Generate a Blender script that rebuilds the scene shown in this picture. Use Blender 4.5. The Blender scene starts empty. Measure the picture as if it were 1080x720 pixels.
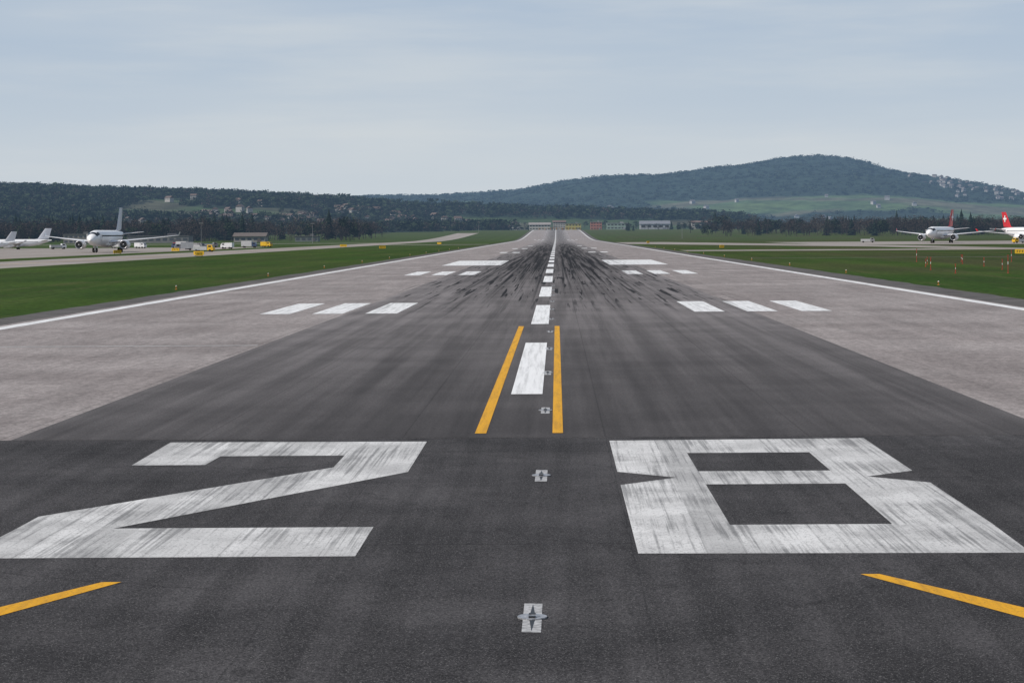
import bpy, math, random
import numpy as np
from mathutils import Vector, Matrix, noise as mnoise
random.seed(7); rng=np.random.default_rng(11)
sc=bpy.context.scene
sc.view_settings.view_transform='Standard'; sc.view_settings.look='None'; sc.view_settings.exposure=0

# ---------------------------------------------------------------- node helper
class G:
    def __init__(s,nt): s.nt=nt; s.N=nt.nodes; s.L=nt.links
    def put(s,inp,v):
        if isinstance(v,bpy.types.NodeSocket): s.L.new(v,inp)
        elif isinstance(v,(tuple,list)):
            v=tuple(v)
            if len(inp.default_value)==4 and len(v)==3: v=v+(1,)
            inp.default_value=v
        else: inp.default_value=v
    def m(s,op,a,b=0.0,c=0.0,clamp=False):
        n=s.N.new('ShaderNodeMath'); n.operation=op; n.use_clamp=clamp
        s.put(n.inputs[0],a); s.put(n.inputs[1],b); s.put(n.inputs[2],c); return n.outputs[0]
    def mr(s,v,a,b,c=0.0,d=1.0,smooth=True):
        n=s.N.new('ShaderNodeMapRange'); n.interpolation_type='SMOOTHSTEP' if smooth else 'LINEAR'
        s.put(n.inputs[0],v)
        for i,q in enumerate((a,b,c,d)): s.put(n.inputs[i+1],q)
        return n.outputs[0]
    def mix(s,f,a,b,mode='MIX'):
        n=s.N.new('ShaderNodeMix'); n.data_type='RGBA'; n.blend_type=mode
        s.put(n.inputs[0],f); s.put(n.inputs[6],a); s.put(n.inputs[7],b); return n.outputs[2]
    def pos(s): return s.N.new('ShaderNodeNewGeometry').outputs['Position']
    def sep(s,v):
        n=s.N.new('ShaderNodeSeparateXYZ'); s.L.new(v,n.inputs[0]); return n.outputs
    def comb(s,x,y,z=0.0):
        n=s.N.new('ShaderNodeCombineXYZ'); s.put(n.inputs[0],x); s.put(n.inputs[1],y); s.put(n.inputs[2],z); return n.outputs[0]
    def noise(s,vec,scale=1.0,detail=3.0,rough=.5):
        n=s.N.new('ShaderNodeTexNoise'); s.L.new(vec,n.inputs['Vector'])
        n.inputs['Scale'].default_value=scale; n.inputs['Detail'].default_value=detail; n.inputs['Roughness'].default_value=rough
        return n.outputs[0]
    def sn(s,x,y,sx,sy,detail=3.0,rough=.5,off=0.0):
        return s.noise(s.comb(s.m('MULTIPLY',x,sx),s.m('MULTIPLY',y,sy),off),1.0,detail,rough)
    def line(s,v,period,w,off=0.0):
        f=s.m('ADD',v,off); f=s.m('DIVIDE',f,period); f=s.m('FRACT',f); f=s.m('SUBTRACT',f,.5); f=s.m('ABSOLUTE',f)
        f=s.m('MULTIPLY',f,period); return s.m('LESS_THAN',f,w)
def newmat(name):
    m=bpy.data.materials.new(name); m.use_nodes=True; m.cycles.emission_sampling='NONE'
    return m,G(m.node_tree),m.node_tree.nodes['Principled BSDF']
def pm(name,col,rough=.6,var=.12,scale=3.0,metal=0.0,emit=None):
    m,g,b=newmat(name); n=g.noise(g.pos(),scale,4,.6)
    f=g.mr(n,.3,.7,1-var,1+var)
    c=g.mix(1.0,col,g.comb(f,f,f),'MULTIPLY'); g.L.new(c,b.inputs['Base Color'])
    b.inputs['Roughness'].default_value=rough; b.inputs['Metallic'].default_value=metal
    if emit: 
        b.inputs['Emission Color'].default_value=(*emit,1); b.inputs['Emission Strength'].default_value=1.0
    return m

# ---------------------------------------------------------------- shared rubber deposit
def rubber(g,x,y,gain=1.0):
    ax=g.m('ABSOLUTE',g.m('ADD',x,.3))
    v1=g.sn(x,y,1.5,.010,4,.6)
    vf=g.sn(x,y,4.2,.007,4,.6,13.0)
    streak=g.m('MULTIPLY',g.mr(v1,.36,.56),g.mr(vf,.40,.56,.40,1.0))
    edge=g.m('ADD',12.5,g.m('MULTIPLY',g.m('SUBTRACT',vf,.5),24.0))
    band=g.mr(ax,g.m('MULTIPLY',edge,.38),edge,1.0,0.0)
    gap=g.mr(ax,.6,1.8,.5,1.0)
    yin=g.mr(g.m('ADD',y,g.m('MULTIPLY',g.m('SUBTRACT',vf,.5),420.0)),150,320); yout=g.mr(y,600,1300,1.0,.42)
    heavy=g.m('MULTIPLY',g.m('MULTIPLY',g.m('MULTIPLY',band,gap),g.m('MULTIPLY',yin,yout)),g.m('ADD',.32,g.m('MULTIPLY',streak,.95)))
    v2=g.sn(x,y,2.3,.032,2,.5,9.0)
    b2=g.mr(ax,11.0,15.5,1.0,0.0)
    early=g.m('MULTIPLY',g.m('MULTIPLY',g.mr(v2,.565,.605),b2),g.mr(y,112,160))
    v3=g.sn(x,y,.8,.03,3,.55,19.0)
    early=g.m('MULTIPLY',early,g.mr(v3,.38,.54,.10,1.0))
    early=g.m('MULTIPLY',early,g.mr(y,400,700,.95,.2))
    return g.m('MULTIPLY',g.m('MAXIMUM',heavy,early,clamp=True),gain)

RUB=(.009,.009,.010)
def surf_mat(name,colfn,rough=.85,bump=.25,bscale=30,spec=.12):
    m,g,b=newmat(name); p=g.pos(); x,y,z=g.sep(p)
    c=colfn(g,p,x,y); g.L.new(c,b.inputs['Base Color']); b.inputs['Roughness'].default_value=rough
    b.inputs['Specular IOR Level'].default_value=spec
    h=g.mr(y,600,3200,0.0,.060,False); b.inputs['Emission Color'].default_value=(.55,.75,1,1); g.L.new(h,b.inputs['Emission Strength'])  # faint blue glow rising with y, stands in for distance haze
    n=g.noise(p,bscale,3,.6); bm=g.N.new('ShaderNodeBump'); bm.inputs['Strength'].default_value=bump; bm.inputs['Distance'].default_value=.01
    g.L.new(n,bm.inputs['Height']); g.L.new(bm.outputs[0],b.inputs['Normal'])
    return m
def mul(g,c,f): return g.mix(1.0,c,g.comb(f,f,f),'MULTIPLY')

def c_near(g,p,x,y):
    c=g.mix(g.mr(g.noise(p,.35,4,.6),.35,.65),(.038,.036,.037),(.056,.053,.054))
    st=g.sn(x,y,2.2,.06,4,.6,3.0); c=mul(g,c,g.mr(st,.35,.65,.84,1.16))
    big=g.noise(p,.09,4,.6); c=mul(g,c,g.mr(big,.38,.62,.82,1.15))
    sp=g.noise(p,26,2,.7); c=mul(g,c,g.mr(sp,.3,.7,.52,1.55))
    sp2=g.noise(p,50,1,.5); c=g.mix(g.m('MULTIPLY',g.mr(sp2,.63,.71),.8),c,(.22,.215,.21))
    wob=g.m('MULTIPLY',g.m('SUBTRACT',g.sn(x,y,.9,.5,2),.5),.12)
    c=mul(g,c,g.m('SUBTRACT',1.0,g.m('MULTIPLY',g.line(g.m('ADD',x,wob),4.9,.014,1.3),.22)))
    c=mul(g,c,g.m('SUBTRACT',1.0,g.m('MULTIPLY',g.line(g.m('ADD',y,wob),13.7,.03,2.1),.40)))
    cx=g.m('ADD',g.m('MULTIPLY',x,.25),g.m('MULTIPLY',g.sn(x,y,1.1,1.1,4,.7,31.),.6)); cy=g.m('MULTIPLY',y,.11)
    cr=g.N.new('ShaderNodeTexVoronoi'); cr.feature='DISTANCE_TO_EDGE'; cr.inputs['Scale'].default_value=.8; g.L.new(g.comb(cx,cy),cr.inputs['Vector'])
    c=mul(g,c,g.mr(cr.outputs['Distance'],.0,.005,.66,1.0,False))
    # old oil drips and scuffs
    sv=g.N.new('ShaderNodeTexVoronoi'); sv.inputs['Scale'].default_value=.55; g.L.new(p,sv.inputs['Vector'])
    c=mul(g,c,g.mr(g.m('ADD',sv.outputs['Distance'],g.m('MULTIPLY',sp,.12)),.10,.20,.72,1.0))
    return c
def c_mid(g,p,x,y):
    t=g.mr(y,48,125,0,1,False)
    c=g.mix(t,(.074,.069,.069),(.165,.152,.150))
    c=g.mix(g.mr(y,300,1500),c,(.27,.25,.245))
    st=g.sn(x,y,1.1,.02,5,.6,3.0); c=mul(g,c,g.mr(st,.32,.68,.74,1.20))
    bl=g.noise(p,.16,4,.6); c=mul(g,c,g.mr(bl,.35,.65,.88,1.10))
    cen=g.mr(g.m('ABSOLUTE',g.m('ADD',x,.5)),3,12,.84,1.08); c=mul(g,c,cen)
    sp=g.noise(p,18,2,.7); c=mul(g,c,g.mr(sp,.3,.7,.72,1.28))
    c=mul(g,c,g.m('SUBTRACT',1.0,g.m('MULTIPLY',g.line(x,4.9,.02,1.3),.25)))
    return g.mix(rubber(g,x,y,.98),c,RUB)
def c_side(g,p,x,y):
    c=g.mix(g.mr(g.noise(p,.10,4,.6),.35,.65),(.245,.217,.207),(.315,.284,.272))
    slab=g.comb(g.m('FLOOR',g.m('DIVIDE',x,5.4)),g.m('FLOOR',g.m('DIVIDE',y,7.5)))
    wn=g.N.new('ShaderNodeTexWhiteNoise'); g.L.new(slab,wn.inputs[0]); c=mul(g,c,g.mr(wn.outputs[0],0,1,.95,1.05))
    st=g.sn(x,y,.7,.05,5,.6,3.0); c=mul(g,c,g.mr(st,.32,.68,.86,1.08))
    sp=g.noise(p,9,3,.75); c=mul(g,c,g.mr(sp,.3,.7,.72,1.22))
    sp=g.sn(x,y,3.0,1.2,3,.7,7.); c=mul(g,c,g.mr(sp,.3,.7,.80,1.15))
    c=mul(g,c,g.m('SUBTRACT',1.0,g.m('MULTIPLY',g.line(x,5.4,.03),.22)))
    c=mul(g,c,g.m('SUBTRACT',1.0,g.m('MULTIPLY',g.line(y,7.5,.05),.13)))
    return g.mix(rubber(g,x,y,.85),c,RUB)
def c_shoulder(g,p,x,y):
    c=g.mix(g.mr(g.noise(p,.3,4,.6),.35,.65),(.080,.074,.070),(.12,.113,.107))
    return mul(g,c,g.mr(g.noise(p,8,3,.7),.3,.7,.8,1.2))
def c_apron(g,p,x,y):
    c=g.mix(g.mr(g.noise(p,.03,4,.6),.35,.65),(.25,.222,.20),(.32,.29,.265))
    c=mul(g,c,g.m('SUBTRACT',1.0,g.m('MULTIPLY',g.line(x,15,.3),.25)))
    return mul(g,c,g.mr(g.noise(p,.6,3,.7),.3,.7,.88,1.1))
def c_grass(g,p,x,y):
    c=g.mix(g.mr(g.noise(p,.018,5,.6),.38,.62),(.024,.056,.007),(.042,.076,.011))
    br=g.mr(x,20,60,0,.5); mot=g.sn(x,y,.05,.008,5,.65,2.)
    c=g.mix(g.m('MULTIPLY',g.mr(mot,.38,.60),g.m('ADD',.22,br)),c,(.055,.052,.024))
    c=g.mix(g.m('MULTIPLY',g.mr(g.sn(x,y,.4,.03,4,.6,8.),.5,.72),.5),c,(.080,.078,.032))
    mow=g.mr(g.m('SINE',g.m('MULTIPLY',x,.55)),-1,1,.93,1.07); c=mul(g,c,mow)
    c=mul(g,c,g.mr(g.noise(p,1.3,4,.75),.3,.7,.50,1.5))
    c=g.mix(g.mr(y,900,3200),c,(.055,.074,.038))  # distance haze put into the far grass colour
    return c
def c_digit(g,p,x,y):
    c=g.mix(g.mr(g.noise(p,.6,4,.6),.35,.65),(.50,.495,.485),(.66,.655,.64))
    st=g.m('FLOOR',g.m('DIVIDE',g.m('ADD',x,.2),.62)); wn=g.N.new('ShaderNodeTexWhiteNoise'); wn.noise_dimensions='1D'; g.L.new(st,wn.inputs['W'])
    c=mul(g,c,g.mr(wn.outputs[0],0,1,.78,1.06,False))
    w=g.sn(x,y,13.0,.16,5,.65,5.); wb=g.sn(x,y,.8,.3,4,.6)
    w=g.m('ADD',w,g.m('MULTIPLY',g.m('SUBTRACT',wb,.5),.65))
    c=g.mix(g.m('MULTIPLY',g.mr(w,.46,.68),.68),c,(.13,.13,.13))
    sp=g.noise(p,22,3,.8); c=g.mix(g.m('MULTIPLY',g.mr(sp,.53,.68),.8),c,(.08,.08,.08))
    return c
def c_white(g,p,x,y):
    c=g.mix(g.mr(g.sn(x,y,4,.2,5,.7),.4,.65),(.78,.78,.77),(.55,.55,.54))
    sp=g.noise(p,8,4,.8); c=g.mix(g.m('MULTIPLY',g.mr(sp,.56,.70),.5),c,(.2,.2,.2))
    return g.mix(rubber(g,x,y,.45),c,(.03,.03,.03))
def c_cl(g,p,x,y):
    c=g.mix(g.mr(g.sn(x,y,5,.15,5,.7),.42,.7),(.80,.80,.79),(.56,.56,.55))
    sp=g.noise(p,14,4,.8); c=g.mix(g.m('MULTIPLY',g.mr(sp,.58,.72),.5),c,(.15,.15,.15))
    return g.mix(rubber(g,x,y,.12),c,(.05,.05,.05))
def c_yel(g,p,x,y):
    c=g.mix(g.mr(g.sn(x,y,6,.3,5,.7),.4,.7),(.72,.36,.012),(.52,.26,.02))
    sp=g.noise(p,24,3,.8); c=g.mix(g.m('MULTIPLY',g.mr(sp,.54,.68),.6),c,(.09,.07,.04))
    return c
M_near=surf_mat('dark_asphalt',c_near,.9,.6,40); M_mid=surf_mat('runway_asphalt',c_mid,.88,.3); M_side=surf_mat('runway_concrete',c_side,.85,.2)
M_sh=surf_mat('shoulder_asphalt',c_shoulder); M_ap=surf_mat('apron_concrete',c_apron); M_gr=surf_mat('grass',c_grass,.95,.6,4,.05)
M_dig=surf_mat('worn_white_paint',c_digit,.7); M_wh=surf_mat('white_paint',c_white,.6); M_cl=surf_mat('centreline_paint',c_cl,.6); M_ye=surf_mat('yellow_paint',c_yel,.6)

# ---------------------------------------------------------------- ground profile & sheets
def sst(a,b,v):
    t=min(1,max(0,(v-a)/(b-a))); return t*t*(3-2*t)
def gz(y): return 11.0*sst(1500,2900,y)
BR=list(range(1500,3001,50))
def ycuts(y0,y1): return [y0]+[b for b in BR if y0<b<y1]+[y1]
def mesh_obj(name,verts,faces,mat=None,smooth=False,parent=None):
    me=bpy.data.meshes.new(name); me.from_pydata(verts,[],faces); me.update()
    if mat: 
        for q in (mat if isinstance(mat,list) else [mat]): me.materials.append(q)
    if smooth: me.polygons.foreach_set('use_smooth',[True]*len(me.polygons))
    o=bpy.data.objects.new(name,me); sc.collection.objects.link(o)
    if parent: o.parent=parent
    return o
def rects(name,rl,z,mat):
    V=[];F=[]
    for (x0,x1,y0,y1) in rl:
        cs=ycuts(y0,y1); s=len(V)
        for c in cs: V+= [(x0,c,gz(c)+z),(x1,c,gz(c)+z)]
        for i in range(len(cs)-1): a=s+2*i; F.append((a,a+1,a+3,a+2))
    return mesh_obj(name,V,F,mat)
def wavy(name,x0,x1,y0,y1,z,mat,j,step=6,ymax=900):
    ys=[]; y=y0
    while y<min(y1,ymax): ys.append(y); y+=step*(1+max(y,0)/200)
    ys+= [c for c in ycuts(min(y1,ymax),y1)]
    V=[];F=[]
    for i,c in enumerate(ys):
        jj=j if c<1400 else 0
        V+=[(x0+random.uniform(-jj,jj),c,gz(c)+z),(x1+random.uniform(-jj,jj),c,gz(c)+z)]
    for i in range(len(ys)-1): a=2*i; F.append((a,a+1,a+3,a+2))
    return mesh_obj(name,V,F,mat)

rects('ground',[(-9000,9000,-300,12000)],0,M_gr)
RX0,RX1=-31.0,30.2
END=2750
wavy('runway_shoulder',RX0-2.6,RX1+3.6,-60,END+40,.004,M_sh,.2,2.5)
rects('runway_concrete',[(RX0,RX1,49,END)],.008,M_side)
rects('runway_asphalt_strip',[(-13.2,12.2,49.05,END)],.012,M_mid)
rects('threshold_asphalt',[(RX0-2.4,RX1+3.3,-60,49.0)],.012,M_near)
LB=((-18.6,-16.7),(-15.3,-13.4),(-12.0,-10.0)); RB=((8.6,10.5),(11.9,13.8),(15.3,17.2))
def tdz(y0,n,L=22.5):
    return [(a,b,y0,y0+L) for a,b in LB[3-n:]]+[(a,b,y0,y0+L) for a,b in RB[:n]]
rects('touchdown_zone_marking',tdz(127,3,19.5)+tdz(247,3,24)+tdz(540,2)+tdz(690,2)+tdz(840,1)+tdz(1500,2)+tdz(1650,3),.020,M_wh)
rects('aiming_point_marking',[(-18.3,-8.9,323,382),(8.4,17.7,323,382)],.020,M_wh)
rects('runway_edge_marking',[(-30.4,-29.5,49,END),(28.9,29.8,49,END)],.016,M_wh)
cl=[];y=62.2
while y<END-40:
    cl.append((-1.42,-.46,y,y+29.5)); y+=48.6
rects('centreline_marking',cl,.022,M_cl)
rects('yellow_lead_marking',[(-2.04,-1.76,50,108.3),(-.13,.13,50,108.3)],.020,M_ye)
rects('transverse_joint_marking',[(-29.2,-13.4,90.7,91.2)],.016,pm('faded_paint',(.36,.35,.34),.8,.2,2))
def flat(name,polys,z,mat):
    V=[];F=[]
    for p in polys:
        s=len(V); V+=[(a,b,z) for a,b in p]; F.append(tuple(range(s,s+len(p))))
    return mesh_obj(name,V,F,mat)
flat('yellow_turnoff_marking',[[(-6.47,28.8),(-7.375,26.94),(-8.6,24.4),(-10.2,21.4),(-10.0,21.1),(-8.4,23.95),(-7.21,26.33),(-6.19,28.8)],
   [(4.32,29.1),(4.59,29.1),(6.07,26.4),(7.6,23.4),(9.2,20.6),(9.0,20.3),(7.4,22.9),(5.906,25.69)]],.018,M_ye)
two=[[(-9.12,43.5),(-7.55,43.5),(-7.5,45.2),(-7.5,48.27),(-9.2,48.3)],
     [(-7.5,45.2),(-4.74,45.2),(-3.1,45.2),(-3.1,48.15),(-7.5,48.27)],
     [(-4.74,45.2),(-4.74,42.9),(-3.1,42.0),(-3.1,45.2)],
     [(-9.1,35.6),(-9.1,34.1),(-7.46,34.1),(-3.1,42.0),(-4.74,42.9)],
     [(-9.15,31.0),(-3.1,31.0),(-3.1,34.1),(-9.1,34.1)]]
flat('runway_number_two',two,.016,M_dig)
A,B,C,D=1.22,2.88,5.6,7.27
eight=[[(A,45.3),(D,45.3),(D,48.35),(A,48.1)],
 [(A,41.8),(2.38,40.75),(B,41.8),(B,45.3),(A,45.3)],[(C,41.8),(6.2,40.75),(D,41.7),(D,45.3),(C,45.3)],
 [(2.38,40.75),(B,39.62),(C,39.62),(6.2,40.75),(C,41.8),(B,41.8)],
 [(A,34.1),(B,34.1),(B,39.62),(2.38,40.75),(A,39.6)],[(C,34.1),(D,34.1),(D,39.7),(6.2,40.75),(C,39.62)],
 [(A,31.1),(7.2,30.95),(D,34.1),(A,34.1)]]
flat('runway_number_eight',eight,.016,M_dig)

# taxiways / aprons
wavy('parallel_taxiway',-112,-88,150,2300,.004,M_ap,.25)
rects('apron',[(-900,-126,330,900),(110,900,800,1080)],.004,M_ap)
rects('connecting_taxiway',[(36,900,560,600),(-88,-34,1010,1040),(-900,-112.5,1250,1290)],.004,M_ap)
flat('exit_taxiway',[[(34,1180),(34,980),(110,700),(118,605),(140,605),(134,720),(62,1180)]],.006,M_ap)
rects('perimeter_road',[(38,600,395,399),(-88,-38,900,905)],.004,M_sh)
rects('taxiway_yellow_line',[(-100.2,-99.9,150,1400),(112,900,579,580.2),(-700,-126,470,471)],.010,M_ye)

# ---------------------------------------------------------------- inset centreline lights
M_patch=pm('grey_patch_sealant',(.36,.36,.36),.8,.35,12); M_metal=pm('worn_steel',(.42,.42,.43),.45,.3,20,.6); M_dark=pm('dark_sealant',(.02,.02,.022),.5,.2,9)
def box(cx,cy,cz,sx,sy,sz):
    v=[(cx+a*sx/2,cy+b*sy/2,cz+c*sz/2) for a in(-1,1) for b in(-1,1) for c in(-1,1)]
    f=[(0,1,3,2),(4,6,7,5),(0,4,5,1),(2,3,7,6),(0,2,6,4),(1,5,7,3)]
    return v,f
class MB:
    def __init__(s): s.v=[];s.f=[];s.mi=[]
    def add(s,vf,mi=0):
        o=len(s.v); s.v+=list(vf[0]); s.f+=[tuple(i+o for i in f) for f in vf[1]]; s.mi+=[mi]*len(vf[1])
    def box(s,*a,mi=0): s.add(box(*a),mi)
    def cyl(s,c,r,h,axis='z',n=12,mi=0,r2=None):
        r2=r if r2 is None else r2; v=[];f=[]
        for k,(rr,hh) in enumerate(((r,-h/2),(r2,h/2))):
            for i in range(n):
                a=2*math.pi*i/n; p=(rr*math.cos(a),rr*math.sin(a),hh)
                if axis=='x': p=(p[2],p[0],p[1])
                if axis=='y': p=(p[0],p[2],p[1])
                v.append((c[0]+p[0],c[1]+p[1],c[2]+p[2]))
        for i in range(n): j=(i+1)%n; f.append((i,j,n+j,n+i))
        f.append(tuple(range(n-1,-1,-1))); f.append(tuple(range(n,2*n))); s.add((v,f),mi)
    def obj(s,name,mats,parent=None,smooth=False,loc=None,rz=0):
        o=mesh_obj(name,s.v,s.f,mats,smooth,parent); o.data.polygons.foreach_set('material_index',s.mi)
        if loc: o.location=loc
        o.rotation_euler[2]=rz; return o
y=25.95
for k in range(12):
    e=bpy.data.objects.new('inset_runway_light',None); sc.collection.objects.link(e); e.location=(-.34,y,.012)
    mb=MB(); mb.v=[(-.12,-.95,.005),(.12,-.98,.005),(.125,.96,.005),(-.115,1.0,.005)]; mb.f=[(0,1,2,3)]; mb.mi=[0]; mb.obj('patch',[M_patch],e)
    mb=MB(); mb.v=[(0,-.9,.009),(.03,-.25,.009),(.06,0,.009),(.03,.25,.009),(0,.9,.009),(-.03,.25,.009),(-.06,0,.009),(-.03,-.25,.009)]; mb.f=[tuple(range(8))]; mb.mi=[0]; mb.obj('sealant',[M_dark],e)
    mb=MB(); mb.cyl((0,0,.012),.19,.018,n=20); mb.cyl((0,0,.027),.11,.012,n=20,r2=.07); mb.obj('housing',[M_metal],e)
    mb=MB(); mb.box(0,-.09,.030,.09,.07,.02); mb.box(0,.09,.030,.09,.07,.02); mb.obj('lens',[M_dark],e)
    y+=15.25

# ---------------------------------------------------------------- runway edge lights, signs, poles
M_or=pm('orange_plastic',(.55,.20,.02),.5); M_yp=pm('yellow_sign_paint',(.7,.42,.02),.5,.08); M_bk=pm('black_paint',(.02,.02,.02),.5); M_white=pm('white_enamel',(.75,.75,.75),.35,.05); M_red=pm('red_enamel',(.42,.035,.025),.45,.1); M_glass=pm('lamp_glass',(.6,.62,.6),.15)
def edge_light(x,y):
    mb=MB(); mb.cyl((0,0,.02),.12,.04,mi=0); mb.cyl((0,0,.13),.025,.2,mi=0); mb.cyl((0,0,.26),.08,.08,mi=0,r2=.10); mb.cyl((0,0,.34),.075,.09,mi=1,r2=.04)
    mb.obj('runway_edge_light',[M_or,M_glass],loc=(x,y,gz(y)))
for i in range(11):
    edge_light(-35.2,128+60*i); edge_light(35.3,128+60*i)
def sign(x,y,w=2.2,h=.9):
    e=bpy.data.objects.new('taxiway_guidance_sign',None); sc.collection.objects.link(e); e.location=(x,y,gz(y)); e.rotation_euler[2]=random.uniform(-.5,.5)
    mb=MB(); mb.box(0,0,.35+h/2,w,.22,h); mb.obj('cabinet',[M_yp],e)
    mb=MB(); 
    for s in(-.35,.35): mb.box(s*w,0,.17,.08,.1,.36)
    mb.box(0,0,.04,w*.9,.5,.04); mb.obj('legs',[M_bk],e)
    mb=MB(); t=-w*.32
    while t<w*.35: 
        mb.box(t,-.118,.35+h*.5,w*.05,.012,h*.5); mb.box(t+w*.06,-.118,.35+h*.73,w*.07,.012,h*.09); t+=w*.2
    mb.obj('lettering',[M_bk],e)
for a in ((-84,478),(-88,500),(-120,640),(-60,700),(-86,820),(-117,420),(-58,1005),(-121,560)):
    sign(*a,w=random.choice([1.6,2.2,2.8]),h=.9)
for a in ((52,640),(150,545),(170,610),(260,610),(45,1000),(96,420)):
    sign(*a,w=random.choice([1.4,2.0,2.6]),h=.9)
def pole(x,y,h):
    mb=MB(); n=6
    mb.cyl((0,0,.03),.12,.06,mi=0,n=8)
    for i in range(n): mb.cyl((0,0,h/n*(i+.5)),.035,h/n,mi=(1 if i==3 else 0),n=6)
    mb.box(0,0,h+.05,.16,.1,.08,mi=0); mb.obj('marker_pole',[M_red,M_white],loc=(x,y,gz(y)))
for i in range(5):
    for j in range(5):
        pole(46+j*7.2+i*3.3+random.uniform(-1.2,1.2),236+i*24+random.uniform(-5,5),random.uniform(1.0,2.1))

# ---------------------------------------------------------------- airliners
def loft(stations,n=20):
    v=[];f=[]
    for (y,rx,rz,zc) in stations:
        for i in range(n):
            a=2*math.pi*i/n; v.append((rx*math.cos(a),y,zc+rz*math.sin(a)))
    for k in range(len(stations)-1):
        for i in range(n):
            j=(i+1)%n; f.append((k*n+i,k*n+j,(k+1)*n+j,(k+1)*n+i))
    f.append(tuple(range(n))); f.append(tuple(range(len(stations)*n-1,(len(stations)-1)*n-1,-1)))
    return v,f
def foil(sections,vertical=False):
    v=[];f=[]; prof=[(0,0),(.12,.8),(.35,1),(.7,.55),(1,0.02),(.7,-.35),(.35,-.6),(.12,-.55)]
    n=len(prof)
    for (s,yl,yt,z,t) in sections:
        for (c,h) in prof:
            yy=yl+(yt-yl)*c
            v.append((h*t/2,yy,z) if vertical else (s,yy,z+h*t/2))
    for k in range(len(sections)-1):
        for i in range(n):
            j=(i+1)%n; f.append((k*n+i,k*n+j,(k+1)*n+j,(k+1)*n+i))
    f.append(tuple(range(n))); f.append(tuple(range(len(sections)*n-1,(len(sections)-1)*n-1,-1)))
    return v,f
M_fus=pm('aircraft_white_paint',(.78,.78,.78),.3,.03); M_wing=pm('aircraft_grey_paint',(.62,.63,.65),.35,.06); M_win=pm('dark_glazing',(.015,.018,.022),.15,.1)
M_eng=pm('bare_metal',(.5,.5,.52),.3,.05,3,.8); M_tyre=pm('tyre_rubber',(.02,.02,.02),.8); M_gear=pm('landing_gear_steel',(.5,.5,.5),.4)
M_tailgrey=pm('tail_light_grey',(.55,.57,.62),.35,.05); M_tailred=pm('tail_red_paint',(.50,.02,.03),.35,.05)
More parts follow.
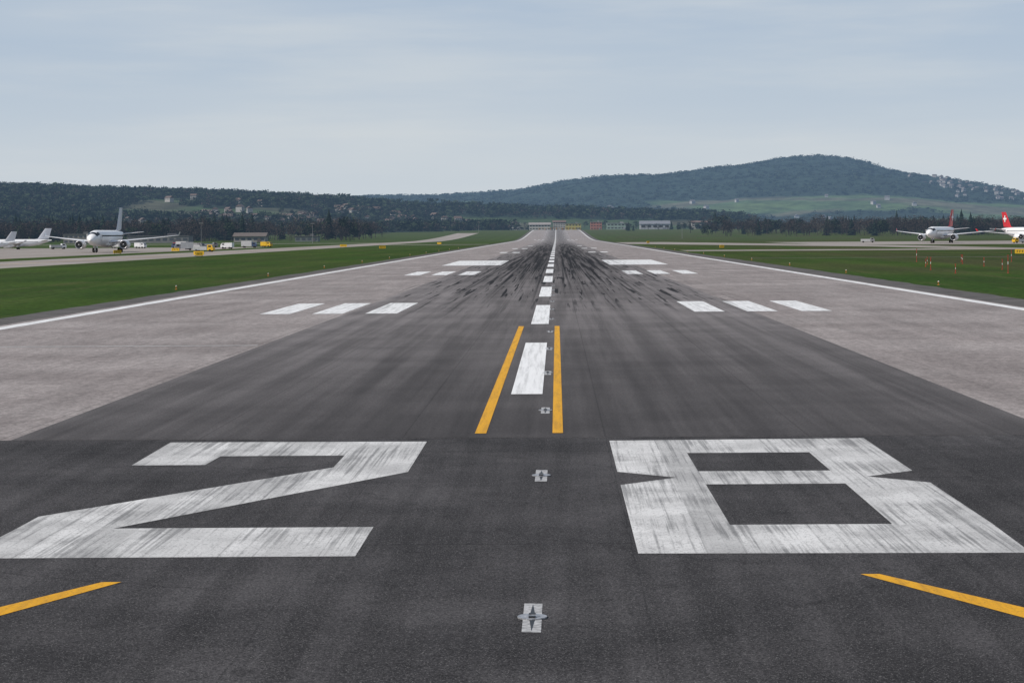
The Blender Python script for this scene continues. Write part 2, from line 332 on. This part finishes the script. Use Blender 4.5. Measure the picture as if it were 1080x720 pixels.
def airliner(x,y,z,heading,scale,tail,cross=False,engc=None):
    e=bpy.data.objects.new('airliner',None); sc.collection.objects.link(e); e.location=(x,y,z); e.rotation_euler[2]=heading; e.scale=(scale,)*3
    st=[(-18,.08,.08,3.2),(-17.8,.4,.38,3.22),(-17.4,.72,.68,3.27),(-16.8,1.05,1.02,3.36),(-16.0,1.36,1.36,3.48),(-15.0,1.64,1.68,3.6),(-13.8,1.85,1.9,3.68),(-12,1.98,2.05,3.72),
        (8,1.98,2.05,3.72),(11,1.85,1.85,3.9),(14,1.45,1.42,4.25),(17,.9,.9,4.65),(19,.45,.45,4.95),(20,.15,.2,5.1)]
    mb=MB(); v,f=loft(st,24); mb.add((v,f)); n=24
    for i in range(n):
        a=(i+.5)/n*360
        if 30<a<150: mb.mi[4*n+i]=1
        if 30<a<60 or 120<a<150: mb.mi[5*n+i]=1
    mb.obj('fuselage',[M_fus,M_win],e,True)
    mb=MB(); 
    for s in(-1,1):
        yy=-13
        while yy<12.5:
            mb.box(s*(1.93 if yy<8 else 1.93-(yy-8)*.045),yy,4.3,.08,.26,.36); yy+=.62
    mb.obj('cabin_windows',[M_win],e)
    mb=MB()
    for s in(-1,1): mb.box(s*1.82,-14.1,3.9,.1,.07,1.8); mb.box(s*1.88,-13.2,3.9,.1,.07,1.8)
    mb.obj('door_outlines',[M_gear],e)
    mb=MB(); mb.add(loft([(-5.5,.9,.35,2.0),(-4,1.9,.7,2.1),(0,2.2,.85,2.1),(3,2.0,.75,2.15),(5.5,.9,.35,2.3)],16)); mb.obj('belly_fairing',[M_fus],e,True)
    for s,nm in((-1,'port_wing'),(1,'starboard_wing')):
        mb=MB(); mb.add(foil([(s*1.2,-4.6,3.2,2.6,.95),(s*6.2,-1.2,3.6,3.05,.62),(s*12,2.6,5.4,3.65,.38),(s*17.6,6.2,8.0,4.3,.2)])); mb.obj(nm,[M_wing],e)
        mb=MB(); v,f=foil([(0,6.3,8.0,4.28,.14),(0,7.4,8.5,5.3,.07)],True); v=[(a+s*(17.62+(c-4.28)*.3),b,c) for a,b,c in v]; mb.add((v,f)); mb.obj('winglet',[tail if cross else M_fus],e)
        ex=s*5.75
        mb=MB(); v,f=loft([(-5.8,1.02,1.02,2.0),(-5.6,1.14,1.14,2.0),(-4.6,1.24,1.24,2.0),(-3.0,1.2,1.2,2.0),(-1.6,.98,.98,2.02),(-1.5,.7,.7,2.02),(-.5,.42,.42,2.05),(.1,.12,.12,2.05)],20); mb.add(([(a+ex,b,c) for a,b,c in v],f)); mb.obj('engine_nacelle',[engc or M_fus],e,True)
        mb=MB(); mb.cyl((ex,-5.83,2.0),.88,.06,'y',20); mb.obj('engine_fan',[M_win],e)
        mb=MB(); mb.cyl((ex,-5.95,2.0),.05,.3,'y',10,r2=.28); mb.obj('engine_spinner',[M_eng],e)
        v=[];f=[]
        for yy,r in((-5.86,.9),(-5.95,.98),(-5.9,1.08),(-5.6,1.15)):
            for i in range(20): a=2*math.pi*i/20; v.append((ex+r*math.cos(a),yy,2.0+r*math.sin(a)))
        for k in range(3):
            for i in range(20): j=(i+1)%20; f.append((k*20+i,k*20+j,k*20+20+j,k*20+20+i))
        mb=MB(); mb.add((v,f)); mb.obj('engine_lip',[M_eng],e,True)
        mb=MB(); mb.box(ex,-1.6,2.95,.3,4.2,.55); mb.obj('pylon',[M_fus],e)
        mb=MB(); mb.add(foil([(s*.5,13.6,17.6,4.7,.45),(s*6.2,17.2,19.0,5.3,.18)])); mb.obj('tailplane',[M_wing],e)
        mb=MB(); mb.cyl((s*3.3,1.6,1.45),.17,2.2,mi=0); mb.cyl((s*3.3,1.6,.55),.1,1.0,'x',mi=0)
        for w in(-.42,.42): mb.cyl((s*3.3+w,1.6,.57),.57,.38,'x',16,mi=1)
        mb.box(s*3.65,1.6,1.9,.06,1.2,1.1,mi=2); mb.obj('main_gear',[M_gear,M_tyre,M_fus],e)
    mb=MB(); mb.cyl((0,-12.8,1.25),.11,1.9,mi=0)
    for w in(-.26,.26): mb.cyl((w,-12.8,.38),.38,.24,'x',14,mi=1)
    for w in(-.4,.4): mb.box(w,-12.2,1.5,.05,1.3,.6,mi=2)
    mb.obj('nose_gear',[M_gear,M_tyre,M_fus],e)
    mb=MB(); mb.add(foil([(0,9.2,12,5.55,.12),(0,12.4,18.6,6.0,.55),(0,16.6,20.2,11.9,.30)],True)); mb.obj('tail_fin',[tail],e)
    if cross:
        for s in(-1,1):
            mb=MB(); mb.box(s*.33,16.9,9.2,.03,.7,2.6); mb.box(s*.325,16.9,9.2,.025,2.6,.7); mb.obj('tail_emblem',[M_white],e)
    return e
airliner(-144,650,.0,math.radians(0),1.22,M_tailgrey)
airliner(171,905,.0,math.radians(-24),1.26,M_tailred,True)
airliner(222,960,.0,math.radians(16),1.2,M_tailred,True)
airliner(-221,830,.0,math.radians(-82),.72,M_tailgrey)
airliner(-214,760,.0,math.radians(-65),.6,M_wing)

# ---------------------------------------------------------------- service vehicles
def truck(x,y,rz,kind,col):
    e=bpy.data.objects.new(kind,None); sc.collection.objects.link(e); e.location=(x,y,.004); e.rotation_euler[2]=rz
    L=6.5 if kind!='service_van' else 4.8
    mb=MB(); cab=1.9
    v=[(-L/2,-1.1,.5),(-L/2,1.1,.5),(-L/2,-1.1,1.4),(-L/2,1.1,1.4),(-L/2+.5,-1,2.2),(-L/2+.5,1,2.2),(-L/2+cab,-1,2.25),(-L/2+cab,1,2.25),(-L/2+cab,-1.1,.5),(-L/2+cab,1.1,.5)]
    f=[(0,2,3,1),(2,4,5,3),(4,6,7,5),(6,8,9,7),(0,8,6,4,2),(1,3,5,7,9),(0,1,9,8)]
    mb.add((v,f)); mb.obj('cab',[col],e)
    mb=MB(); mb.add(([(-L/2+.02,-.95,1.45),(-L/2+.44,-.85,2.1),(-L/2+.44,.85,2.1),(-L/2+.02,.95,1.45)],[(0,1,2,3)])); 
    for s in(-1,1): mb.box(-L/2+1.1,s*1.06,1.75,.9,.06,.5)
    mb.obj('windows',[M_win],e)
    mb=MB(); h=2.3 if kind=='catering_truck' else (1.75 if kind=='service_van' else 1.1)
    mb.box(-L/2+cab+.05+(L-cab)/2,0,.6+h/2,L-cab-.1,2.3,h); mb.obj('body',[col if kind=='service_van' else M_gear],e)
    mb=MB()
    for px in(-L/2+1,L/2-1.1):
        for s in(-1,1): mb.cyl((px,s*1.0,.42),.42,.3,'y',14)
    mb.obj('wheels',[M_tyre],e)
M_blue=pm('truck_blue',(.05,.08,.15),.4); M_tg=pm('truck_grey',(.25,.25,.26),.5)
for (X,Y,k,c) in ((-111,640,'service_truck',M_yp),(-132,720,'catering_truck',M_tg),(-128,790,'service_van',M_white),(-136,760,'service_truck',M_blue),(-130,860,'catering_truck',M_blue),(-127,890,'service_van',M_yp),(-150,880,'service_truck',M_tg),(-152,820,'catering_truck',M_blue),(-206,840,'service_truck',M_white),(-176,860,'service_van',M_white),(-141,800,'service_van',M_tg),(-190,880,'catering_truck',M_tg),(-165,890,'service_truck',M_red),(196,860,'service_truck',M_yp),(150,980,'service_truck',M_tg)):
    truck(X,Y,random.uniform(-.5,.5)+(math.pi if random.random()<.5 else 0),k,c)

# ---------------------------------------------------------------- hills
def interp(v,pts):
    if v<=pts[0][0]: return pts[0][1]
    for (a,b),(c,d) in zip(pts,pts[1:]):
        if v<=c: t=(v-a)/(c-a); t=t*t*(3-2*t)*.4+t*.6; return b+(d-b)*t
    return pts[-1][1]
R1=[(-2500,88),(-1500,82),(-986,76),(-650,68),(-480,59),(-250,43),(-45,33),(250,24),(420,11),(800,8),(3000,8)]
R2=[(-4000,60),(-1500,90),(-700,110),(-400,116),(-264,124),(-142,132),(-52,148),(39,166),(161,176),(312,180),(403,193),(494,206),(585,214),(645,226),(736,243),(827,248),(903,242),(979,224),(1039,204),(1130,184),(1251,163),(1342,144),(1433,118),(1494,102),(1706,80),(2600,50),(5000,40)]
def nz(x,y,s,o=0): return mnoise.noise(Vector((x*s,y*s,o)))
def hz(x,y):
    y0=2300+700*(1-sst(240,520,abs(x-60)))
    if x>300: y0=3000
    s1=sst(y0,3650,y)*(1-.75*sst(3700,4700,y))
    z=gz(y)-.5+interp(x,R1)*s1*(1+.12*nz(x,y,.0016))
    t=min(1,max(0,(y-4500)/2000)); s2=(t*.35+.65*t*t*(3-2*t))*(1-.8*sst(6600,9000,y))
    r=interp(x,R2); w=math.sin(math.pi*t) if y<6500 else 0
    z+=(r-11)*s2*(1+.30*w*nz(x,y,.0013,3)+.16*w*nz(x,y,.004,5))
    z+= 4*w*nz(x,y,.01,7)
    return z
def is_forest(x,y):
    f=nz(x,y,.0022,11)+.5*nz(x,y,.006,12)
    if y<4700:
        if x>330: return False
        if abs(x-60)<330 and y<3350: return f>.30
        if 2450<y<3250 and -640<x<-40: return f>-.12
        if y<2750: return f>-.3
        return f>-.6
    hi=(hz(x,y)-60)/90.0
    if y<5350 and x>150: return f>.12
    return f+hi*1.3>.12
def hillmesh(name,X,Y,mat):
    V=[];F=[];cols=[]
    for y in Y:
        for x in X:
            z=hz(x,y); fo=is_forest(x,y)
            j=random.uniform(-1,4) if fo else 0
            V.append((x,y,z+j))
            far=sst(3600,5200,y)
            if fo: c=(.016,.026,.018)
            else:
                q=nz(x,y,.004,20); c=(.042+.02*q,.064+.02*q,.028) if q>-.1 else (.062,.062,.040)
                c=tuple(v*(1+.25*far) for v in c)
            cols+= [*c,1]
    nx=len(X)
    for i in range(len(Y)-1):
        for k in range(nx-1): a=i*nx+k; F.append((a,a+1,a+nx+1,a+nx))
    o=mesh_obj(name,V,F,mat,True)
    at=o.data.color_attributes.new('Col','FLOAT_COLOR','POINT'); at.data.foreach_set('color',cols); return o
H0,H1=.016,.20
def veg_mat(name,rough=.95,nsc=.02,var=.35):
    m,g,b=newmat(name); a=g.N.new('ShaderNodeAttribute'); a.attribute_name='Col'
    p=g.pos(); n=g.noise(p,nsc,5,.65); c=mul(g,a.outputs['Color'],g.mr(n,.3,.7,1-var,1+var))
    g.L.new(c,b.inputs['Base Color']); b.inputs['Roughness'].default_value=rough; b.inputs['Specular IOR Level'].default_value=.05
    y=g.sep(p)[1]; h=g.mr(y,900,6600,H0,H1,False)   # bluish emission imitating aerial in-scatter, grows up the valley
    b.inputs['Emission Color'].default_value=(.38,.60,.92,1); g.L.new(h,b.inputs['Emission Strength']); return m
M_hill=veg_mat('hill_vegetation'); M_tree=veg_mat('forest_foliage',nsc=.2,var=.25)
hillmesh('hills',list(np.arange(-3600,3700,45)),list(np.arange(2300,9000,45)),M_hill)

# ---------------------------------------------------------------- forests
def p_broad(n,seed,bare,soft=False):
    r=np.random.default_rng(seed); V=[];C=[]
    def tri(a,b,c,col): V.extend([a,b,c]); C.extend([col]*3)
    tc=(.045,.038,.03)
    for i in range(3):
        a=2*math.pi*i/3;b=a+2.1
        tri((.35*math.cos(a),.35*math.sin(a),-2),(.35*math.cos(b),.35*math.sin(b),-2),(0,0,12),tc)
    lobes=[(r.normal(0,2.2),r.normal(0,2.2),r.uniform(6,15),r.uniform(2.2,3.6)) for _ in range(8)]
    for l in lobes: tri((0.12,0,3.5),(-.12,0,3.5),(l[0],l[1],l[2]),tc)
    for i in range(n):
        l=lobes[r.integers(8)]; d=r.normal(size=3); d/=np.linalg.norm(d); rad=l[3]*r.uniform(.5,1.05)
        c=np.array(l[:3])+d*rad; s=r.uniform(.5,1.1)*(0.8 if bare else 1.1)*(2.4 if soft else 1)
        u=r.normal(size=3); w=r.normal(size=3); u/=np.linalg.norm(u); w/=np.linalg.norm(w)
        sh=r.uniform(.7,1.3)
        base=(.044,.034,.027) if bare else (.022,.031,.016)
        col=tuple(q*sh for q in base); k=.45 if bare else 1
        tri(tuple(c+u*s*1.3),tuple(c-u*s+w*s*k),tuple(c-w*s*k),col)
    return np.array(V),np.array(C)
def p_con(levels,seg,seed,H=17):
    r=np.random.default_rng(seed); V=[];C=[]
    def tri(a,b,c,col): V.extend([a,b,c]); C.extend([col]*3)
    tri((.3,0,-2),(-.3,0,-2),(0,0,H+2),(.04,.03,.025))
    for k in range(levels):
        t=k/(levels-1); z=2.5+H*t; R=(3.9*(1-t)**.8+.35)
        for i in range(seg):
            a=2*math.pi*(i+r.uniform(-.3,.3))/seg; rr=R*r.uniform(.7,1.15); w=math.pi/seg*1.0
            sh=r.uniform(.7,1.3); col=(.015*sh,.024*sh,.016*sh)
            tri((0,0,z+2.0),(rr*math.cos(a-w),rr*math.sin(a-w),z-.9+r.uniform(-.4,.4)),(rr*math.cos(a+w),rr*math.sin(a+w),z-.9+r.uniform(-.4,.4)),col)
    return np.array(V),np.array(C)
P_near=[p_broad(190,i,True) for i in range(5)]+[p_broad(190,10+i,False) for i in range(3)]+[p_con(11,7,20+i) for i in range(3)]
P_far=[p_con(4,5,40+i,13) for i in range(3)]+[p_broad(26,50+i,False,True) for i in range(3)]+[p_broad(26,60+i,True,True) for i in range(2)]
P_tiny=[p_broad(12,70+i,False,True) for i in range(3)]
def forest(name,pts,protos,weights,smin,smax,widen=1.0):
    VV=[];CC=[]; w=np.array(weights)/sum(weights)
    for (x,y,z) in pts:
        v,c=protos[rng.choice(len(protos),p=w)]; s=rng.uniform(smin,smax); a=rng.uniform(0,6.283)
        R=np.array([[math.cos(a),-math.sin(a),0],[math.sin(a),math.cos(a),0],[0,0,1]])
        q=(v@R.T)*np.array([s*widen,s*widen,s*rng.uniform(.85,1.15)])+np.array([x,y,z])
        t=rng.uniform(.75,1.3); VV.append(q); CC.append(c*t)
    V=np.concatenate(VV); C=np.concatenate(CC); n=len(V); nf=n//3
    me=bpy.data.meshes.new(name); me.vertices.add(n); me.vertices.foreach_set('co',V.astype(np.float32).ravel())
    me.loops.add(n); me.loops.foreach_set('vertex_index',np.arange(n,dtype=np.int32))
    me.polygons.add(nf); me.polygons.foreach_set('loop_start',np.arange(0,n,3,dtype=np.int32)); me.polygons.foreach_set('loop_total',np.full(nf,3,dtype=np.int32))
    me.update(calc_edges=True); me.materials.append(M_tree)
    at=me.color_attributes.new('Col','FLOAT_COLOR','POINT'); cc=np.ones((n,4),dtype=np.float32); cc[:,:3]=np.clip(C,0,1); at.data.foreach_set('color',cc.ravel())
    o=bpy.data.objects.new(name,me); sc.collection.objects.link(o); return o
pts=[]
while len(pts)<1250:
    y=random.uniform(1660,2020); x=random.uniform(-780,-170)
    if x>-280 and random.random()>.4: continue
    pts.append((x,y,gz(y)-1.5*random.random()))
forest('tree_belt',pts,P_near,[4,4,4,4,4,1,1,1,1,1,1],.75,1.2,1.35)
pts=[]
while len(pts)<1150:
    y=random.uniform(1850,2250); x=random.uniform(140,820)
    if x<300 and random.random()>(x-100)/220: continue
    pts.append((x,y,gz(y)-2*random.random()))
forest('tree_belt',pts,P_near,[5,5,5,5,5,1,1,1,.7,.7,.7],.68,1.1,1.35)
pts=[]
for _ in range(220):
    y=random.uniform(2930,3200); x=random.uniform(-420,330); pts.append((x,y,hz(x,y)-1))
for _ in range(70):
    y=random.uniform(2450,2800); x=random.choice([random.uniform(-420,-70),random.uniform(80,330)]); pts.append((x,y,gz(y)-1))
forest('scattered_trees',pts,P_near,[3,3,3,3,3,2,2,2,.5,.5,.5],.35,.7,1.4)
pts=[]
while len(pts)<8500:
    y=random.uniform(2350,3850); x=random.uniform(-1500,330)
    if abs(x/y*2144)>700: continue
    if is_forest(x,y): pts.append((x,y,hz(x,y)-2))
forest('ridge_forest',pts,P_far,[1.5,1.5,1.5,3,3,3,2,2],.6,1.0,1.7)
pts=[]
while len(pts)<6500:
    y=random.uniform(4900,6700); x=random.uniform(-600,1900)
    if is_forest(x,y): pts.append((x,y,hz(x,y)-3))
forest('hill_forest',pts,P_tiny,[1,1,1],.5,.75,2.6)

# ---------------------------------------------------------------- village & airport buildings
def haze_pm(name,col,e): return pm(name,col,.8,.1,.3,0,emit=(.42*e,.66*e,1.0*e))  # walls, roofs and windows glow faintly blue to imitate haze
def village(name,pts,e,cols,k=1.0):
    M_hw=haze_pm('house_render',cols[0],e); M_hr=haze_pm('roof_tiles',cols[1],e); M_hd=haze_pm('house_windows',(.05,.055,.06),e)
    mb=MB()
    for (x,y,z) in pts:
        a=random.uniform(0,3.14); w=random.uniform(8,14)*k; d=random.uniform(8,11)*k; h=random.uniform(4.5,8)*k; ca,sa=math.cos(a),math.sin(a)
        def T(L): return [(x+p*ca-q*sa,y+p*sa+q*ca,z+r) for p,q,r in L]
        v,f=box(0,0,h/2-1,w,d,h+2); mb.add((T(v),f),0)
        o=.6; v=[(-w/2-o,-d/2-o,h),(w/2+o,-d/2-o,h),(w/2+o,d/2+o,h),(-w/2-o,d/2+o,h),(-w/2-o,0,h+d*.38),(w/2+o,0,h+d*.38)]
        mb.add((T(v),[(0,1,5,4),(2,3,4,5),(0,4,3),(1,2,5),(0,3,2,1)]),1)
        for s in(-1,1):
            for fx in(-.3,0,.3):
                for fz in ([.35,.75] if h>6 else [.55]):
                    v,f=box(fx*w,s*(d/2+.03),h*fz,1.2,.12,1.3); mb.add((T(v),f),2)
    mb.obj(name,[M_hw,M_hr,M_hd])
pts=[]
while len(pts)<105:
    x=random.gauss(-330,140); y=random.uniform(2600,3300)
    if -700<x<-60 and nz(x,y,.006,30)>-.1: pts.append((x,y,hz(x,y)+2.5))
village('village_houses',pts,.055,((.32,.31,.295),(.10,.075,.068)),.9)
pts=[]
while len(pts)<65:
    x=random.gauss(1180,85); y=random.uniform(5450,6050); pts.append((x,y,hz(x,y)+1))
for _ in range(40):
    x=random.uniform(-100,900); y=random.uniform(4400,5300); pts.append((x,y,hz(x,y)))
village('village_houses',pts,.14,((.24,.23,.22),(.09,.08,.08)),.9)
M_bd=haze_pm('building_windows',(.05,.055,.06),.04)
def building(name,x,y,w,d,h,col,storeys=2,roof=(.2,.2,.2),pitched=False,bays=8,rz=0):
    z=max(gz(y),hz(x,y) if y>2300 else 0)-.4
    e=bpy.data.objects.new(name,None); sc.collection.objects.link(e); e.location=(x,y,z); e.rotation_euler[2]=rz
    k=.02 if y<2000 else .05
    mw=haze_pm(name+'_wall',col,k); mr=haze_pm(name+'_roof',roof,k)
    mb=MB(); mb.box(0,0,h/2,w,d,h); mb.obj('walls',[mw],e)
    mb=MB()
    if pitched:
        v=[(-w/2-1,-d/2-1,h),(w/2+1,-d/2-1,h),(w/2+1,d/2+1,h),(-w/2-1,d/2+1,h),(-w/2-1,0,h+d*.18),(w/2+1,0,h+d*.18)]
        mb.add((v,[(0,1,5,4),(2,3,4,5),(0,4,3),(1,2,5),(0,3,2,1)]))
    else:
        mb.box(0,0,h+.3,w+.8,d+.8,.6); mb.box(w*.2,0,h+1.4,w*.15,d*.3,1.6)
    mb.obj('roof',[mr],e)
    mb=MB(); sh=h/storeys
    for s in range(storeys):
        for b in range(bays): mb.box(-w/2+w*(b+.5)/bays,-d/2-.04,sh*(s+.58),w/bays*.62,.12,sh*.36)
    mb.obj('windows',[M_bd],e)
    mb=MB(); mb.box(w*.31,-d/2-.15,1.6,min(6,w*.12),.12,3.0); mb.obj('door',[mr],e)
    return e
BL=[('airport_hangar',-170,2860,56,30,10,(.16,.22,.10),1,(.12,.13,.11),False,6),
('warehouse',-104,2880,50,26,8,(.30,.30,.12),2,(.2,.2,.18),False,10),
('office_building',-62,2900,20,16,11,(.38,.38,.37),3,(.22,.22,.22),False,6),
('warehouse',-24,2920,30,18,8,(.38,.37,.34),2,(.24,.22,.21),True,7),
('fire_station',24,2900,22,16,9,(.38,.33,.12),2,(.18,.18,.18),False,5),
('office_building',56,2880,16,16,11,(.34,.15,.12),3,(.2,.2,.2),False,4),
('warehouse',86,2870,30,22,9,(.22,.28,.24),2,(.25,.25,.25),False,6),
('hangar_building',140,2900,42,26,8,(.30,.31,.32),1,(.16,.17,.19),True,5),
('warehouse',-246,2800,50,26,9,(.18,.22,.19),2,(.12,.13,.13),False,8),
('farmhouse',-300,2720,20,13,6,(.36,.34,.29),2,(.12,.07,.06),True,4),
('office_building',-212,2920,18,16,12,(.34,.34,.34),4,(.22,.22,.22),False,5),
('apartment_block',4,2990,18,14,12,(.36,.34,.31),4,(.13,.09,.08),True,5),
('apartment_block',205,2920,22,14,10,(.34,.33,.31),3,(.14,.10,.09),True,5),
('terminal_building',-385,2450,90,36,10,(.22,.23,.25),3,(.16,.17,.19),False,18),
('cargo_building',-300,1540,46,20,5.5,(.17,.17,.17),1,(.10,.10,.11),False,9),
('maintenance_building',-236,1570,24,16,5,(.26,.25,.23),1,(.12,.10,.09),True,5),
('office_building',-356,1520,22,14,7,(.22,.21,.20),2,(.12,.12,.12),False,6),
('warehouse',-196,1600,18,14,4.5,(.14,.16,.15),1,(.11,.11,.11),False,4)]
for b in BL: building(*b)
e=bpy.data.objects.new('localizer_antenna',None); sc.collection.objects.link(e); e.location=(0,2800,gz(2800))
mb=MB(); 
for i in range(13): mb.box(-24+4*i,0,1.3,.5,.5,2.6,mi=i%2); mb.box(-24+4*i,-.6,2.4,1.6,2.4,.5,mi=0)
mb.obj('antenna_row',[M_or,M_white],e)
for (X,Y) in ((-201,1150),(-150,1250),(-88,2300),(105,1700)):
    e=bpy.data.objects.new('floodlight_mast',None); sc.collection.objects.link(e); e.location=(X,Y,gz(Y))
    mb=MB(); mb.cyl((0,0,6),.14,12,n=8,r2=.08); mb.obj('mast',[M_tg],e)
    mb=MB(); mb.box(0,0,12.1,2.4,.25,.25,mi=0)
    for k in(-.9,-.3,.3,.9): mb.box(k,-.2,12.35,.45,.35,.4)
    mb.obj('lamp_bar',[M_tg],e)

# ---------------------------------------------------------------- sky and sun
EL=math.radians(43); AZ=math.radians(-112)
w=bpy.data.worlds.new('World'); sc.world=w; w.use_nodes=True; g=G(w.node_tree); bg=w.node_tree.nodes['Background']
sky=g.N.new('ShaderNodeTexSky'); sky.sky_type='NISHITA'; sky.sun_disc=False; sky.sun_elevation=EL; sky.sun_rotation=AZ; sky.dust_density=1.5; sky.altitude=400
tc=g.N.new('ShaderNodeTexCoord').outputs['Generated']; dx,dy,dz=g.sep(tc)
n1=g.noise(g.comb(g.m('MULTIPLY',dx,5.0),g.m('MULTIPLY',dy,1.0),g.m('MULTIPLY',dz,42.0)),1.0,6,.55)
n2=g.noise(g.comb(g.m('MULTIPLY',dx,2.2),dy,g.m('ADD',5.0,g.m('MULTIPLY',dz,16.0))),1.0,4,.5)
veil=g.mix(g.mr(dz,0.0,.115,0,1,False),(6.4,7.0,7.5),(4.35,5.4,6.8))
cl=g.m('ADD',g.m('MULTIPLY',g.mr(n1,.42,.72),.42),g.m('MULTIPLY',g.mr(n2,.38,.68),.42))
veil=g.mix(cl,veil,(6.8,7.2,7.5))
fac=g.mr(dz,.12,.55,.94,.30)
g.L.new(g.mix(fac,sky.outputs[0],veil),bg.inputs['Color']); bg.inputs['Strength'].default_value=.095
sd=Vector((math.cos(EL)*math.sin(AZ),math.cos(EL)*math.cos(AZ),math.sin(EL)))
ld=bpy.data.lights.new('sun','SUN'); ld.energy=3.6; ld.angle=math.radians(.5); ld.color=(1,.93,.85)
lo=bpy.data.objects.new('sun',ld); sc.collection.objects.link(lo); lo.rotation_euler=(-sd).to_track_quat('-Z','Y').to_euler()

# ---------------------------------------------------------------- camera in the cockpit, 4.9 m above the runway
cd=bpy.data.cameras.new('camera'); cam=bpy.data.objects.new('camera',cd); sc.collection.objects.link(cam); sc.camera=cam
cd.lens=71.47; cd.sensor_width=36; cd.shift_x=-.0435; cd.shift_y=-.1046; cd.clip_start=.1; cd.clip_end=20000
cam.location=(0,0,4.9)
cam.rotation_euler=(Matrix.Rotation(math.radians(90),3,'X')@Matrix.Rotation(-.006,3,'Z')).to_euler()
